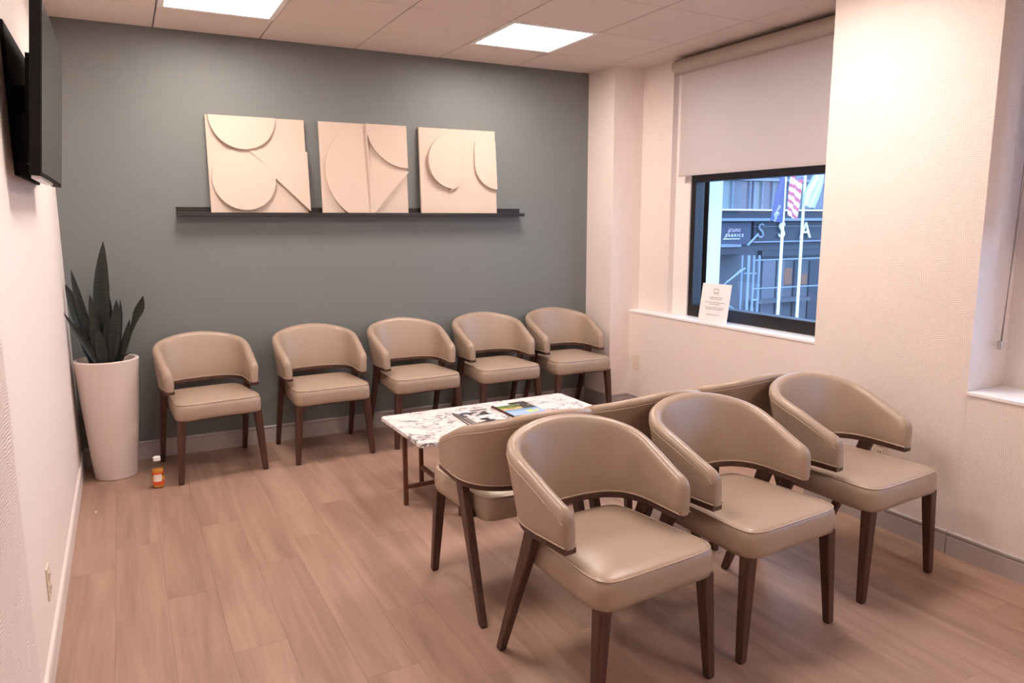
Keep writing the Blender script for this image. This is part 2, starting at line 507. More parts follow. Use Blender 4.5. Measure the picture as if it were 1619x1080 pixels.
# ------------------------------------------------------------------ structure: ceiling of 2 ft tiles
ce = struct('ceiling', MB().box(-0.3, 4.5, YN - 0.2, 0.2, H + 0.045, H + 0.12), M_grid, 'suspended ceiling of square tiles')
GX0, GY0 = 2.402 - 4 * T, -0.496
LIGHTS = [(1, 0), (4, 0), (1, 3), (4, 3), (4, 8)]
xs = [0.0] + [GX0 + k * T for k in range(1, 7)] + [4.1]
ys = [0.0] + [GY0 - k * T for k in range(0, 11) if GY0 - k * T > YN] + [YN]
shared = {}
for i in range(len(xs) - 1):
    for j in range(len(ys) - 1):
        if (i, j - 1) in LIGHTS: continue
        w, d = xs[i + 1] - xs[i], ys[j] - ys[j + 1]
        key = (round(w, 3), round(d, 3))
        cx, cy = (xs[i] + xs[i + 1]) / 2, (ys[j] + ys[j + 1]) / 2
        if key not in shared:
            g, s = 0.0034, 0.006
            a, b = w / 2 - g, d / 2 - g
            mb = MB().add([(-a, -b, 0.012), (a, -b, 0.012), (a, b, 0.012), (-a, b, 0.012), (-a, -b, 0.003), (a, -b, 0.003), (a, b, 0.003), (-a, b, 0.003),
                           (-a + s, -b + s, 0), (a - s, -b + s, 0), (a - s, b - s, 0), (-a + s, b - s, 0)],
                          [(0, 1, 5, 4), (1, 2, 6, 5), (2, 3, 7, 6), (3, 0, 4, 7), (4, 5, 9, 8), (5, 6, 10, 9), (6, 7, 11, 10), (7, 4, 8, 11), (8, 9, 10, 11)])
            o = build(mb, 'ceiling_tile', M_ceiling, ce, local=True)
            shared[key] = o.data
        else:
            o = bpy.data.objects.new('ceiling_tile', shared[key]); COL.objects.link(o); o.parent = ce
        o.location = Vector((cx, cy, H)) - ce.location

# ------------------------------------------------------------------ structure: walls
struct('wall_back', MB().box(-0.2, W + 0.1, 0, 0.15, 0, H + 0.02), M_backwall, 'slate grey accent wall behind the row of chairs')
struct('wall_left', MB().box(-0.2, 0, -3.43, 0, 0, H + 0.02), M_wallpaint, 'smooth white wall on the left')
struct('wall_left_near', MB().box(-0.2, 0.10, YN, -3.43, 0, H + 0.02), M_wallpaper, 'wallpapered wall corner at the left edge')
struct('wall_right_column', MB().box(W, 4.3, -0.35, 0, 0, H + 0.02), M_wallpaper, 'wallpapered corner column beside the slate wall')
XL, XU, XD = 3.84, 3.93, 3.98              # below the sill, beside the window, window reveal
struct('wall_right_below', MB().box(XL, 4.3, -2.42, -0.35, 0, 0.772), M_wallpaper, 'wallpapered low wall below the window')
struct('wall_right_upper', MB().box(XU, 4.16, -0.70, -0.35, 0.772, H + 0.02), M_wallpaper, 'wallpapered strip beside the window')
struct('wall_right_reveal', MB().box(XD, 4.16, -0.86, -0.70, 0.772, H + 0.02), M_wallpaint)
struct('wall_right_header', MB().box(XD, 4.3, -2.42, -0.86, 2.50, H + 0.02), M_wallpaint)
struct('wall_right_pillar', MB().box(3.50, 4.3, -3.23, -2.42, 0, H + 0.02), M_wallpaper, 'broad wallpapered pillar between two windows')
struct('wall_right_low', MB().box(3.50, 4.3, -5.0, -3.23, 0, 0.735), M_wallpaper, 'wallpapered wall below the second window')
struct('wall_right_near', MB().box(3.50, 4.3, YN, -5.0, 0, H + 0.02), M_wallpaper)
struct('wall_right_jamb', MB().box(3.762, 4.3, -3.42, -3.23, 0.735, H + 0.02), M_wallpaint)
struct('wall_right_lintel', MB().box(3.762, 4.3, -5.0, -3.42, 2.50, H + 0.02), M_wallpaint)
struct('wall_front', MB().box(-0.2, 4.3, YN - 0.15, YN, 0, H + 0.02), M_wallpaint)
struct('trim_1', MB().bbox(XL - 0.006, 4.0, -2.42, -0.352, 0.772, 0.79, 0.003), M_sill, 'white window sill on the low wall')
struct('trim_2', MB().bbox(3.494, 3.88, -5.0, -3.232, 0.735, 0.752, 0.003), M_sill, 'white sill of the second window')
# wallpaper joint on the wall under the second window
struct('trim_3', MB().box(3.4985, 3.5, -3.233, -3.231, 0.105, 0.735), M_trimwhite)


def baseboard(name, p0, p1, nrm, mat, gap=0.0, h=0.115):
    """flat board with a groove and a bead at its top, along p0-p1 with its face towards nrm"""
    prof = [(0, 0), (0.010, 0), (0.010, h - 0.024), (0.006, h - 0.022), (0.006, h - 0.017), (0.011, h - 0.014), (0.011, h - 0.004), (0.007, h), (0, h)]
    p0, p1, nrm = Vector(p0), Vector(p1), Vector(nrm)
    rows = [[p + nrm * a + Vector((0, 0, z)) for a, z in prof] for p in (p0, p1)]
    return struct(name, MB().grid(rows, close_u=True, cap0=True, cap1=True), mat)


baseboard('baseboard_back', (0.012, 0, 0), (W, 0, 0), (0, -1, 0), M_trimgrey)
baseboard('baseboard_left', (0, -3.43, 0), (0, 0, 0), (1, 0, 0), M_trimwhite, h=0.10)
baseboard('baseboard_column', (W, -0.35, 0), (W, -0.012, 0), (-1, 0, 0), M_trimgrey)
baseboard('baseboard_column_front', (W - 0.011, -0.35, 0), (XL, -0.35, 0), (0, -1, 0), M_trimgrey)
baseboard('baseboard_window', (XL, -2.42, 0), (XL, -0.362, 0), (-1, 0, 0), M_trimgrey)
baseboard('baseboard_right', (3.50, -3.205, 0), (3.50, -2.42, 0), (-1, 0, 0), M_trimgrey, h=0.108)
baseboard('baseboard_right_near', (3.50, YN, 0), (3.50, -3.2085, 0), (-1, 0, 0), M_trimgrey, h=0.108)

# windows ------------------------------------------------------------
w1 = struct('window_1', MB().bbox(3.99, 4.075, -0.905, -0.86, 0.79, 2.50, 0.004), M_frame, 'black framed window looking onto the street')
build(MB().bbox(3.985, 4.075, -2.42, -0.905, 0.79, 0.875, 0.006), 'window_rail', M_frame, w1)
build(MB().bbox(3.985, 4.075, -2.42, -0.905, 1.755, 1.85, 0.006), 'window_rail', M_frame, w1)
build(MB().bbox(3.99, 4.075, -2.42, -0.905, 2.44, 2.50, 0.004), 'window_rail', M_frame, w1)
build(MB().box(4.035, 4.041, -2.42, -0.905, 0.875, 1.755), 'window_pane', M_glass, w1)
build(MB().box(4.035, 4.041, -2.42, -0.905, 1.85, 2.44), 'window_pane', M_glass, w1)
build(MB().box(4.076, 4.16, -0.86, -0.80, 0.75, 2.50), 'outer_jamb', M_alu, w1)
w2 = struct('window_2', MB().bbox(3.77, 3.85, -3.47, -3.42, 0.752, 2.50, 0.004), M_sill, 'second window at the right edge')
build(MB().bbox(3.77, 3.85, -5.0, -3.47, 0.752, 0.82, 0.004), 'window_rail', M_sill, w2)
build(MB().bbox(3.77, 3.85, -5.0, -3.47, 2.44, 2.50, 0.004), 'window_rail', M_sill, w2)
build(MB().box(3.81, 3.816, -5.0, -3.47, 0.82, 2.44), 'window_pane', M_glass, w2)

# ------------------------------------------------------------------ ceiling lights
def ceiling_light(i, j, label):
    x0, y1 = GX0 + i * T, GY0 - j * T
    x1, y0 = x0 + T, y1 - T
    t = thing('ceiling_light', ((x0 + x1) / 2, (y0 + y1) / 2, H), label, 'ceiling light', 'ceiling lights')
    f = MB()
    a, b = 0.003, 0.034
    for (xa, xb, ya, yb) in ((x0 + a, x1 - a, y1 - b, y1 - a), (x0 + a, x1 - a, y0 + a, y0 + b), (x0 + a, x0 + b, y0 + b, y1 - b), (x1 - b, x1 - a, y0 + b, y1 - b)):
        f.bbox(xa, xb, ya, yb, H - 0.005, H + 0.036, 0.002)
    build(f, 'light_frame', M_fixture, t)
    build(MB().box(x0 + b - 0.002, x1 - b + 0.002, y0 + b - 0.002, y1 - b + 0.002, H + 0.022, H + 0.030), 'diffuser', M_lamp, t)


ceiling_light(1, 0, 'glowing square ceiling light above the tall plant end, cut by the top edge')
ceiling_light(4, 0, 'glowing square ceiling light in full view near the roller blind')
ceiling_light(1, 3, 'glowing square ceiling light above the open floor, out of the picture')
ceiling_light(4, 3, 'glowing square ceiling light above the near chairs, out of the picture')
ceiling_light(4, 8, 'glowing square ceiling light behind the near chairs, out of the picture')

# ------------------------------------------------------------------ roller blinds
t = thing('roller_blind', (3.90, -1.59, 1.80), 'pale roller blind half lowered over the street window', 'blind')
prof = [(0.06 * 0 + 3.975, 2.602), (3.90, 2.602)] + [(3.90 - 0.05 * math.sin(a), 2.555 + 0.047 * math.cos(a)) for a in np.linspace(0.25, PI - 0.25, 9)] + [(3.90, 2.508), (3.975, 2.508)]
rows = [[(px, y, pz) for px, pz in prof] for y in (-2.415, -0.765)]
build(MB().grid(rows, close_u=True, cap0=True, cap1=True), 'valance', M_valance, t, smooth=40)
build(MB().box(3.919, 3.921, -2.41, -0.80, 1.815, 2.54), 'blind_fabric', M_blind, t)
build(MB().bbox(3.913, 3.927, -2.41, -0.795, 1.797, 1.817, 0.004), 'bottom_bar', M_blind, t)
t = thing('roller_blind', (3.65, -4.1, 1.44), 'second roller blind with a hanging chain at the right edge', 'blind')
build(MB().box(3.649, 3.651, -4.98, -3.335, 1.46, 2.50), 'blind_fabric', M_blind, t)
build(MB().bbox(3.643, 3.657, -4.98, -3.33, 1.442, 1.462, 0.004), 'bottom_bar', M_blind, t)
build(MB().bbox(3.60, 3.72, -4.98, -3.25, 2.50, 2.60, 0.012), 'valance', M_valance, t)
cw = (3.655, -3.258, 0.955)
pA = [(3.655, -3.29 + 0.032 * (1 - s) ** 2, 2.49 - 1.52 * (1 - (s))) for s in np.linspace(1, 0, 14)]
build(MB().tube([(3.655, -3.296 + 0.030 * k / 13, 2.50 - 1.535 * k / 13) for k in range(14)], 0.0022, 5)
      .tube([(3.655, -3.318 + 0.056 * (k / 13), 2.50 - 1.535 * k / 13) for k in range(14)], 0.0022, 5), 'pull_chain', M_cord, t, smooth=60)
build(MB().bbox(3.648, 3.662, -3.272, -3.248, 0.925, 0.965, 0.005), 'chain_weight', M_silver, t)

# ------------------------------------------------------------------ arm chairs
def sgnpow(v, e):
    return math.copysign(abs(v) ** e, v)


def chair_path(n=64):
    """centre line of the wrap-around back, from one arm tip round to the other, resampled evenly"""
    a, b, yo, e = 0.246, 0.205, 0.015, 2 / 2.7
    pts = [(-0.238 - 0.008 * k / 6, -0.135 + (0.15) * k / 6) for k in range(6)]
    for k in range(41):
        th = PI * k / 40
        pts.append((-a * sgnpow(math.cos(th), e), yo + b * sgnpow(math.sin(th), e)))
    pts += [(-p[0], p[1]) for p in reversed(pts[:6])]
    P = np.array(pts); s = np.r_[0, np.cumsum(np.hypot(*np.diff(P, axis=0).T))]
    # denser stations at the tips
    u = np.linspace(0, 1, n); L_ = s[-1]
    q = np.interp(np.r_[0, 0.004, 0.010, 0.018, 0.028, np.linspace(0.04, L_ - 0.04, n - 10), L_ - 0.028, L_ - 0.018, L_ - 0.010, L_ - 0.004, L_], s, s)
    X = np.interp(q, s, P[:, 0]); Y = np.interp(q, s, P[:, 1])
    dx, dy = np.gradient(X, q), np.gradient(Y, q)
    l = np.hypot(dx, dy)
    nx, ny = -dy / l, dx / l                     # outward (left of travel)
    return q, L_, X, Y, nx, ny


CQ, CL, CX_, CY_, CNX, CNY = chair_path()
ZB = 0.515


def ss(t):
    t = min(1, max(0, t)); return t * t * (3 - 2 * t)


def ztop(i):
    u = min(CQ[i], CL - CQ[i]) / (CL / 2)          # 0 at an arm tip, 1 at the middle of the back
    return 0.634 + 0.167 * math.sin(u * PI / 2) ** 1.2


def lean(y, z):
    return (0.012 + 0.050 * ss((y - 0.02) / 0.19)) * (z - ZB) / 0.29


def shell_point(i, off, z):
    x, y = CX_[i], CY_[i]
    k = off + lean(y, z)
    return (x + CNX[i] * k, y + CNY[i] * k, z)


def make_chair(label, group):
    t = thing('armchair', (0, 0, 0), label, 'chair', group)
    # --- seat cushion
    rows = []
    NS = 56

    def plan(k, ins, nsq=7.5):
        th = 2 * PI * k / NS
        cx, sy = sgnpow(math.cos(th), 2 / nsq), sgnpow(math.sin(th), 2 / nsq)
        y = -0.050 + sy * (0.242 - ins)
        hw = 0.247 - 0.034 * (y + 0.29) / 0.48
        return cx * (hw - ins), y
    prof = [(0.034, 0.362), (0.014, 0.3625), (0.004, 0.369), (0.0, 0.390), (0.0, 0.430), (0.004, 0.452), (0.010, 0.4605), (0.022, 0.4665), (0.05, 0.4725), (0.10, 0.477), (0.16, 0.479), (0.21, 0.4795)]
    for ins, z in prof:
        r = []
        for k in range(NS):
            x, y = plan(k, ins)
            zz = z
            if z < 0.42:                     # lower edge dips at the front corners
                c = abs(x) / 0.247
                zz = z + 0.008 * (1 - c * c)
            r.append((x, y, zz))
        rows.append(r)
    seat = build(MB().grid(rows, close_u=True, cap0=True, cap1=True), 'seat', M_leather, t, local=True, smooth=50)
    build(MB().tube([plan(k, 0.0075) + (0.4608,) for k in range(NS)], 0.0028, 6, closed=True), 'seat_piping', M_piping, seat, local=True, smooth=80)
    # --- frame under the seat
    f = MB()
    f.bbox(-0.19, 0.19, -0.225, -0.200, 0.350, 0.372, 0.003).bbox(-0.17, 0.17, 0.085, 0.110, 0.350, 0.372, 0.003)
    f.bbox(-0.17, -0.145, -0.22, 0.11, 0.350, 0.372, 0.003).bbox(0.145, 0.17, -0.22, 0.11, 0.350, 0.372, 0.003)
    f.bbox(-0.238, -0.15, 0.095, 0.115, 0.372, 0.392, 0.003).bbox(0.15, 0.238, 0.095, 0.115, 0.372, 0.392, 0.003).bbox(-0.17, -0.145, 0.09, 0.11, 0.36, 0.39, 0.002).bbox(0.145, 0.17, 0.09, 0.11, 0.36, 0.39, 0.002)
    build(f, 'seat_frame', M_walnut, t, local=True)
    # --- wrap-around back and arms
    rows = []
    for i in range(len(CQ)):
        d = min(CQ[i], CL - CQ[i])
        r = 0.030
        u = min(1.0, d / r)
        rnd = math.sqrt(max(0.0, 1 - (1 - u) ** 2))
        th = 0.0245 * (0.55 + 0.45 * rnd)
        zt = ztop(i) - 0.030 * (1 - rnd)
        hgt = zt - ZB
        sec = [(-0.80, 0.0), (-0.98, 0.012), (-1.12, 0.25 * hgt), (-1.15, 0.55 * hgt), (-1.02, 0.80 * hgt)]
        R_ = 0.024
        for k in range(7):
            a = PI * k / 6
            sec.append((-1.0 * math.cos(a) * 0.98, hgt - R_ + R_ * math.sin(a)))
        sec += [(1.02, 0.80 * hgt), (1.05, 0.5 * hgt), (1.02, 0.2 * hgt), (0.98, 0.010), (0.82, 0.0)]
        rows.append([shell_point(i, o_ * th, ZB + z_) for o_, z_ in sec])
    back = build(MB().grid(rows, close_u=True, cap0=True, cap1=True), 'backrest', M_leather, t, local=True, smooth=60)
    pp = MB()
    idx = range(1, len(CQ) - 1)
    pp.tube([shell_point(i, 0.0235, ztop(i) - 0.031 - 0.010 * (1 if min(CQ[i], CL - CQ[i]) < 0.02 else 0)) for i in range(2, len(CQ) - 2)], 0.0026, 6)
    pp.tube([shell_point(i, 0.0235, ZB + 0.007) for i in idx], 0.0028, 6)
    pp.tube([shell_point(i, -0.0245, ZB + 0.007) for i in idx], 0.0028, 6)
    build(pp, 'back_piping', M_piping, back, local=True, smooth=80)
    # --- wooden rail under the back
    rows = [[shell_point(i, o_, z_) for o_, z_ in ((-0.021, ZB - 0.017), (0.021, ZB - 0.017), (0.023, ZB - 0.013), (0.023, ZB), (-0.023, ZB), (-0.023, ZB - 0.013))] for i in range(1, len(CQ) - 1)]
    build(MB().grid(rows, close_u=True, cap0=True, cap1=True), 'arm_rail', M_walnut, t, local=True, smooth=40)
    # --- legs
    for s in (-1, 1):
        lg = build(MB().taper((s * 0.2385, -0.262, 0.006), (s * 0.2115, -0.250, 0.372), 0.029, 0.029, 0.045, 0.045), 'leg', M_walnut, t, local=True)
        build(MB().taper((s * 0.2385, -0.262, 0.0), (s * 0.2385, -0.262, 0.008), 0.024, 0.024, 0.026, 0.026), 'foot_glide', M_glide, lg, local=True)
    for s in (-1, 1):
        lg = MB()
        # raked rear leg: swells towards the rail
        secs = [((s * 0.250, 0.245, 0.006), 0.027, 0.030), ((s * 0.247, 0.165, 0.22), 0.031, 0.042), ((s * 0.244, 0.095, 0.40), 0.033, 0.054), ((s * 0.244, 0.058, ZB - 0.015), 0.034, 0.060)]
        rows = []
        for p, a, b in secs:
            a, b, k = a / 2, b / 2, 0.8
            rows.append([(p[0] + x_ * a, p[1] + y_ * b, p[2]) for x_, y_ in ((-k, -1), (k, -1), (1, -k), (1, k), (k, 1), (-k, 1), (-1, k), (-1, -k))])
        o = build(lg.grid(rows, close_u=True, cap0=True, cap1=True), 'leg', M_walnut, t, local=True, smooth=25)
        build(MB().taper((s * 0.250, 0.246, 0.0), (s * 0.250, 0.2455, 0.008), 0.022, 0.024, 0.024, 0.026), 'foot_glide', M_glide, o, local=True)
    return t


CHAIRS = [
    # x, y, rotation in degrees, label, group
    (0.716, -0.335, 7.0, 'taupe armchair at the slate wall beside the tall potted plant', 'armchairs along the slate wall'),
    (1.405, -0.315, 2.0, 'taupe armchair at the slate wall, second from the potted plant', 'armchairs along the slate wall'),
    (2.045, -0.295, 2.5, 'taupe armchair at the slate wall, middle one of the five', 'armchairs along the slate wall'),
    (2.683, -0.285, 0.0, 'taupe armchair at the slate wall, second from the corner column', 'armchairs along the slate wall'),
    (3.300, -0.280, -1.0, 'taupe armchair at the slate wall, touching the corner column', 'armchairs along the slate wall'),
    (1.655, -3.165, 5.0, 'large taupe armchair nearest the camera, leftmost of those facing it', 'armchairs facing the camera'),
    (2.285, -3.115, 4.5, 'taupe armchair facing the camera, middle of the near row', 'armchairs facing the camera'),
    (2.995, -3.040, 4.5, 'taupe armchair facing the camera, nearest the wallpapered pillar', 'armchairs facing the camera'),
    (1.640, -2.536, 180.0, 'taupe armchair seen from behind, facing the left end of the marble table', 'armchairs facing the marble table'),
    (2.225, -2.500, 181.0, 'taupe armchair facing the marble table, mostly hidden, middle of its row', 'armchairs facing the marble table'),
    (2.850, -2.440, 181.0, 'taupe armchair facing the marble table, mostly hidden, by the low window wall', 'armchairs facing the marble table'),
]
proto = make_chair(CHAIRS[0][3], CHAIRS[0][4])
for k, (cx, cy, rot, lab, grp) in enumerate(CHAIRS):
    o = proto if k == 0 else copy_tree(proto)
    o.location = (cx, cy, 0)
    o.rotation_euler = (0, 0, math.radians(rot))
    tag(o, lab, 'chair', grp)

# ------------------------------------------------------------------ coffee table
TB = thing('coffee_table', (2.100, -1.508, 0), 'low marble topped coffee table with bronze legs', 'table')
TB.rotation_euler = (0, 0, math.radians(1.0))
bm = bmesh.new()
bmesh.ops.create_cube(bm, size=1.0)
for p in bm.verts: p.co = Vector((p.co.x * 1.172, p.co.y * 0.592, 0.405 + p.co.z * 0.022))
bmesh.ops.bevel(bm, geom=[e for e in bm.edges if abs(e.verts[0].co.z - e.verts[1].co.z) > .01], offset=0.010, segments=4, affect='EDGES')
bmesh.ops.bevel(bm, geom=[e for e in bm.edges if abs(e.calc_face_angle(0)) > 1.2], offset=0.002, segments=2, affect='EDGES')
build(MB().bm(bm), 'tabletop', M_marble, TB, local=True, smooth=30)
R_LEG = 0.011
for s in (-1, 1):
    for (lx, ly) in ((0.558, 0.0), (0.363, 0.27), (0.363, -0.27)):
        build(MB().bbox(s * lx - R_LEG, s * lx + R_LEG, ly - R_LEG, ly + R_LEG, 0, 0.394, 0.002), 'leg', M_bronze, TB, local=True)
    build(MB().bbox(min(s * 0.558, s * 0.363), max(s * 0.558, s * 0.363), -0.010, 0.010, 0.09, 0.11, 0.002), 'stretcher', M_bronze, TB, local=True)
    build(MB().bbox(s * 0.363 - 0.010, s * 0.363 + 0.010, -0.27, 0.27, 0.09, 0.11, 0.002), 'stretcher', M_bronze, TB, local=True)
    build(MB().bbox(s * 0.363 - 0.010, s * 0.363 + 0.010, -0.28, 0.28, 0.376, 0.394, 0.002), 'stretcher', M_bronze, TB, local=True)
build(MB().bbox(-0.558, 0.558, -0.010, 0.010, 0.376, 0.394, 0.002), 'stretcher', M_bronze, TB, local=True)
ZT = 0.416


def cover_mesh(w, h, z, fn, nx=36, ny=46):
    mb = MB(); cols = []
    for j in range(ny + 1):
        for i in range(nx + 1):
            u, v = i / nx, j / ny
            mb.v.append(((u - .5) * w, (v - .5) * h, z + 0.004 * (1 - u) * 0))
            cols.append(tuple(fn(u, v)) + (1.0,))
    for j in range(ny):
        for i in range(nx):
            a = j * (nx + 1) + i
            mb.f.append((a, a + 1, a + nx + 2, a + nx + 1))
    return mb, cols


rng = np.random.RandomState(4)
NZ = rng.rand(14, 14)


def vnoise(u, v, k=9):
    x, y = u * k, v * k
    i, j = int(x) % 13, int(y) % 13
    fx, fy = x - int(x), y - int(y)
    fx, fy = fx * fx * (3 - 2 * fx), fy * fy * (3 - 2 * fy)
    return (NZ[i, j] * (1 - fx) + NZ[i + 1, j] * fx) * (1 - fy) + (NZ[i, j + 1] * (1 - fx) + NZ[i + 1, j + 1] * fx) * fy


def L3(r, g, b): return srgb(r, g, b)[:3]


def cover_mono(u, v):
    n = vnoise(u, v)
    if v > 0.88: return L3(228, 226, 228) if u < 0.5 else L3(120, 112, 110)
    if v > 0.80: return L3(90, 96, 120) if (u < .55 and vnoise(u, v, 12) > .4) else L3(190, 184, 182)
    if 0.5 < v < 0.82 and abs(u - 0.45) < 0.4: return L3(60, 56, 58) if n > 0.42 else L3(200, 196, 196)
    if u < 0.16: return L3(128, 120, 118)
    if v < 0.30 and 0.3 < u < 0.62 and n > 0.5: return L3(52, 46, 46)
    if v < 0.12 and n > 0.6: return L3(46, 40, 42)
    return L3(222, 218, 216) if n < 0.75 else L3(160, 152, 150)


def cover_land(u, v):
    n = vnoise(u, v)
    if v > 0.84: return L3(220, 226, 236) if (u < 0.45) else L3(66, 62, 56)
    if v > 0.62: return (L3(110, 130, 60) if n > .4 else L3(90, 110, 50)) if u < 0.6 else (L3(66, 62, 56) if n > .35 else L3(150, 146, 138))
    if v > 0.44: return (L3(214, 186, 130) if n > .4 else L3(180, 150, 96)) if u < .62 else L3(70, 66, 58)
    if v > 0.34: return L3(120, 160, 206)
    if 0.12 < v < 0.30 and 0.55 < u < 0.9 and n > .35: return L3(222, 226, 120)
    return L3(170, 196, 232)


def magazine(cx, cy, z, rot, w, h, th, fn, label, spine):
    t = thing('magazine', (cx, cy, z), label, 'magazine', 'magazines on the marble table')
    t.rotation_euler = (0, 0, math.radians(rot))
    build(MB().box(-w / 2 + .001, w / 2 - .002, -h / 2 + .002, h / 2 - .002, 0.0006, th - 0.0006), 'pages', M_paper, t, local=True)
    mb, cols = cover_mesh(w, h, th, fn)
    build(mb, 'front_cover', M_print, t, local=True, colors=cols)
    build(MB().box(-w / 2, w / 2, -h / 2, h / 2, 0, 0.0006).box(-w / 2 - .0006, -w / 2 + .0004, -h / 2, h / 2, 0, th), 'back_cover', spine, t, local=True)


M_spine1 = plain('spine_grey', srgb(96, 88, 86), 0.5)
M_spine2 = plain('spine_dark_red', srgb(84, 44, 38), 0.5)
magazine(1.972, -1.512, ZT, -3, 0.205, 0.265, 0.007, lambda u, v: L3(180, 174, 172), 'lower magazine of the black and white stack on the table', M_spine1)
magazine(1.978, -1.505, ZT + 0.007, 0, 0.203, 0.262, 0.006, cover_mono, 'black and white portrait magazine lying on top of its stack', M_spine1)
magazine(2.246, -1.468, ZT, 3, 0.212, 0.272, 0.007, lambda u, v: L3(120, 60, 52), 'lower magazine with dark red spine under the landscape cover', M_spine2)
magazine(2.250, -1.464, ZT + 0.007, 1, 0.212, 0.270, 0.006, cover_land, 'colourful landscape magazine lying on top of its stack', M_glide)

# ------------------------------------------------------------------ tall planter with a snake plant
PX, PY = 0.183, -0.255
t = thing('potted_plant', (PX, PY, 0), 'dark snake plant in a tall white tapered planter', 'plant')
build(MB().lathe([(0.108, 0.0), (0.113, 0.003), (0.125, 0.12), (0.147, 0.40), (0.168, 0.690), (0.1695, 0.698), (0.166, 0.702), (0.150, 0.702), (0.1475, 0.697), (0.144, 0.655), (0.140, 0.640)], PX, PY, 48), 'planter', M_pot, t, smooth=40)
build(MB().lathe([(0.1455, 0.640), (0.1465, 0.662), (0.08, 0.668), (0.01, 0.668)], PX, PY, 40), 'soil', M_soil, t, smooth=40)
pb = MB()
for k in range(110):
    a = random.random() * 2 * PI; r = 0.138 * math.sqrt(random.random()); s = random.uniform(0.006, 0.011)
    cx, cy, cz = PX + r * math.cos(a), PY + r * math.sin(a), 0.669
    pb.lathe([(s * .4, cz - s * .5), (s, cz), (s * .7, cz + s * .5), (s * .2, cz + s * .65)], cx, cy, 6)
tag(build(pb, 'pebbles', M_pebble, t, smooth=60), kind='stuff')


def leaf(base, tip, w, bow=(0, 0, 0), face=0.0, wide_at=0.55, bulge=None):
    base, tip = Vector(base), Vector(tip)
    mid = (base + tip) / 2 + Vector(bow)
    n = 14
    rows = []
    for k in range(n + 1):
        s = k / n
        p = base * (1 - s) ** 2 + mid * (2 * s * (1 - s)) + tip * s ** 2
        if bulge: prof = np.interp(s, bulge[0], bulge[1])
        else: prof = np.interp(s, [0, wide_at * .6, wide_at, 0.8, 0.93, 1], [0.62, 0.92, 1.0, 0.72, 0.34, 0.03])
        hw = w / 2 * prof
        a = Vector((math.cos(face), math.sin(face), 0)); b = Vector((-math.sin(face), math.cos(face), 0))
        ring = []
        cup = hw * 0.35
        for q, zz in ((-1, 1), (-0.5, 0.25), (0, 0), (0.5, 0.25), (1, 1)):
            ring.append(p + a * (q * hw) - b * (cup * zz))
        for q, zz in ((0.5, 0.25), (0, 0), (-0.5, 0.25)):
            ring.append(p + a * (q * hw) - b * (cup * zz) + b * 0.0035)
        rows.append(ring)
    build(MB().grid(rows, close_u=True, cap0=True, cap1=True), 'leaf', M_leaf, t, smooth=50)


ZS = 0.655


def ltip(px, py, y): return at(px, py, 1, y)


leaf((PX - .005, PY + .02, ZS), ltip(163, 382, -0.26), 0.085, (-0.035, 0, 0), 0.15, 0.62)
leaf((PX + .012, PY + .06, ZS), ltip(166, 446, -0.22), 0.050, (0.012, 0, 0), 0.4, 0.6)
leaf((PX - .035, PY + .01, ZS), ltip(112, 427, -0.25), 0.052, (-0.012, 0, -0.02), 0.1, 0.55)
leaf((PX - .06, PY - .01, ZS), ltip(103, 449, -0.24), 0.075, (0.012, 0, 0.02), 0.2, 0.6)
leaf((PX - .045, PY - .05, ZS), ltip(142, 466, -0.29), 0.055, (0.015, 0, 0), -0.2, 0.5)
leaf((PX - .03, PY - .07, ZS), ltip(100, 494, -0.34), 0.034, (0.02, 0, -0.03), 0.2, 0.35)
leaf((PX + .02, PY - .03, ZS), ltip(184, 474, -0.28), 0.062, (0.01, 0, 0), 0.1, 0.6)
leaf((PX + .035, PY - .02, ZS), ltip(190, 474, -0.27), 0.034, (0.018, 0, 0), 0.5, 0.45)
leaf((PX + .05, PY - .01, ZS), ltip(226, 468, -0.27), 0.060, (0.0, 0, -0.02), 0.35, bulge=([0, .2, .5, .66, .78, .88, 1], [.75, .62, .38, .55, 1.0, .9, .05]))
leaf((PX + .04, PY - .03, ZS), ltip(205, 505, -0.30), 0.040, (0.012, 0, -0.01), 0.2, 0.5)
leaf((PX + .055, PY - .05, ZS), ltip(197, 530, -0.31), 0.026, (0.02, 0, 0), 0.3, 0.5)
leaf((PX + .03, PY - .05, ZS + .015), ltip(213, 557, -0.32), 0.030, (0.0, 0, 0.035), 0.3, 0.5)
leaf((PX - .01, PY - .06, ZS), ltip(155, 520, -0.31), 0.060, (0, 0, 0), -0.1, 0.45)
leaf((PX + .0, PY - .02, ZS), ltip(172, 500, -0.29), 0.065, (0, 0, 0), 0.1, 0.45)
leaf((PX - .05, PY - .04, ZS), ltip(124, 515, -0.30), 0.050, (-0.005, 0, -0.01), 0.0, 0.5)

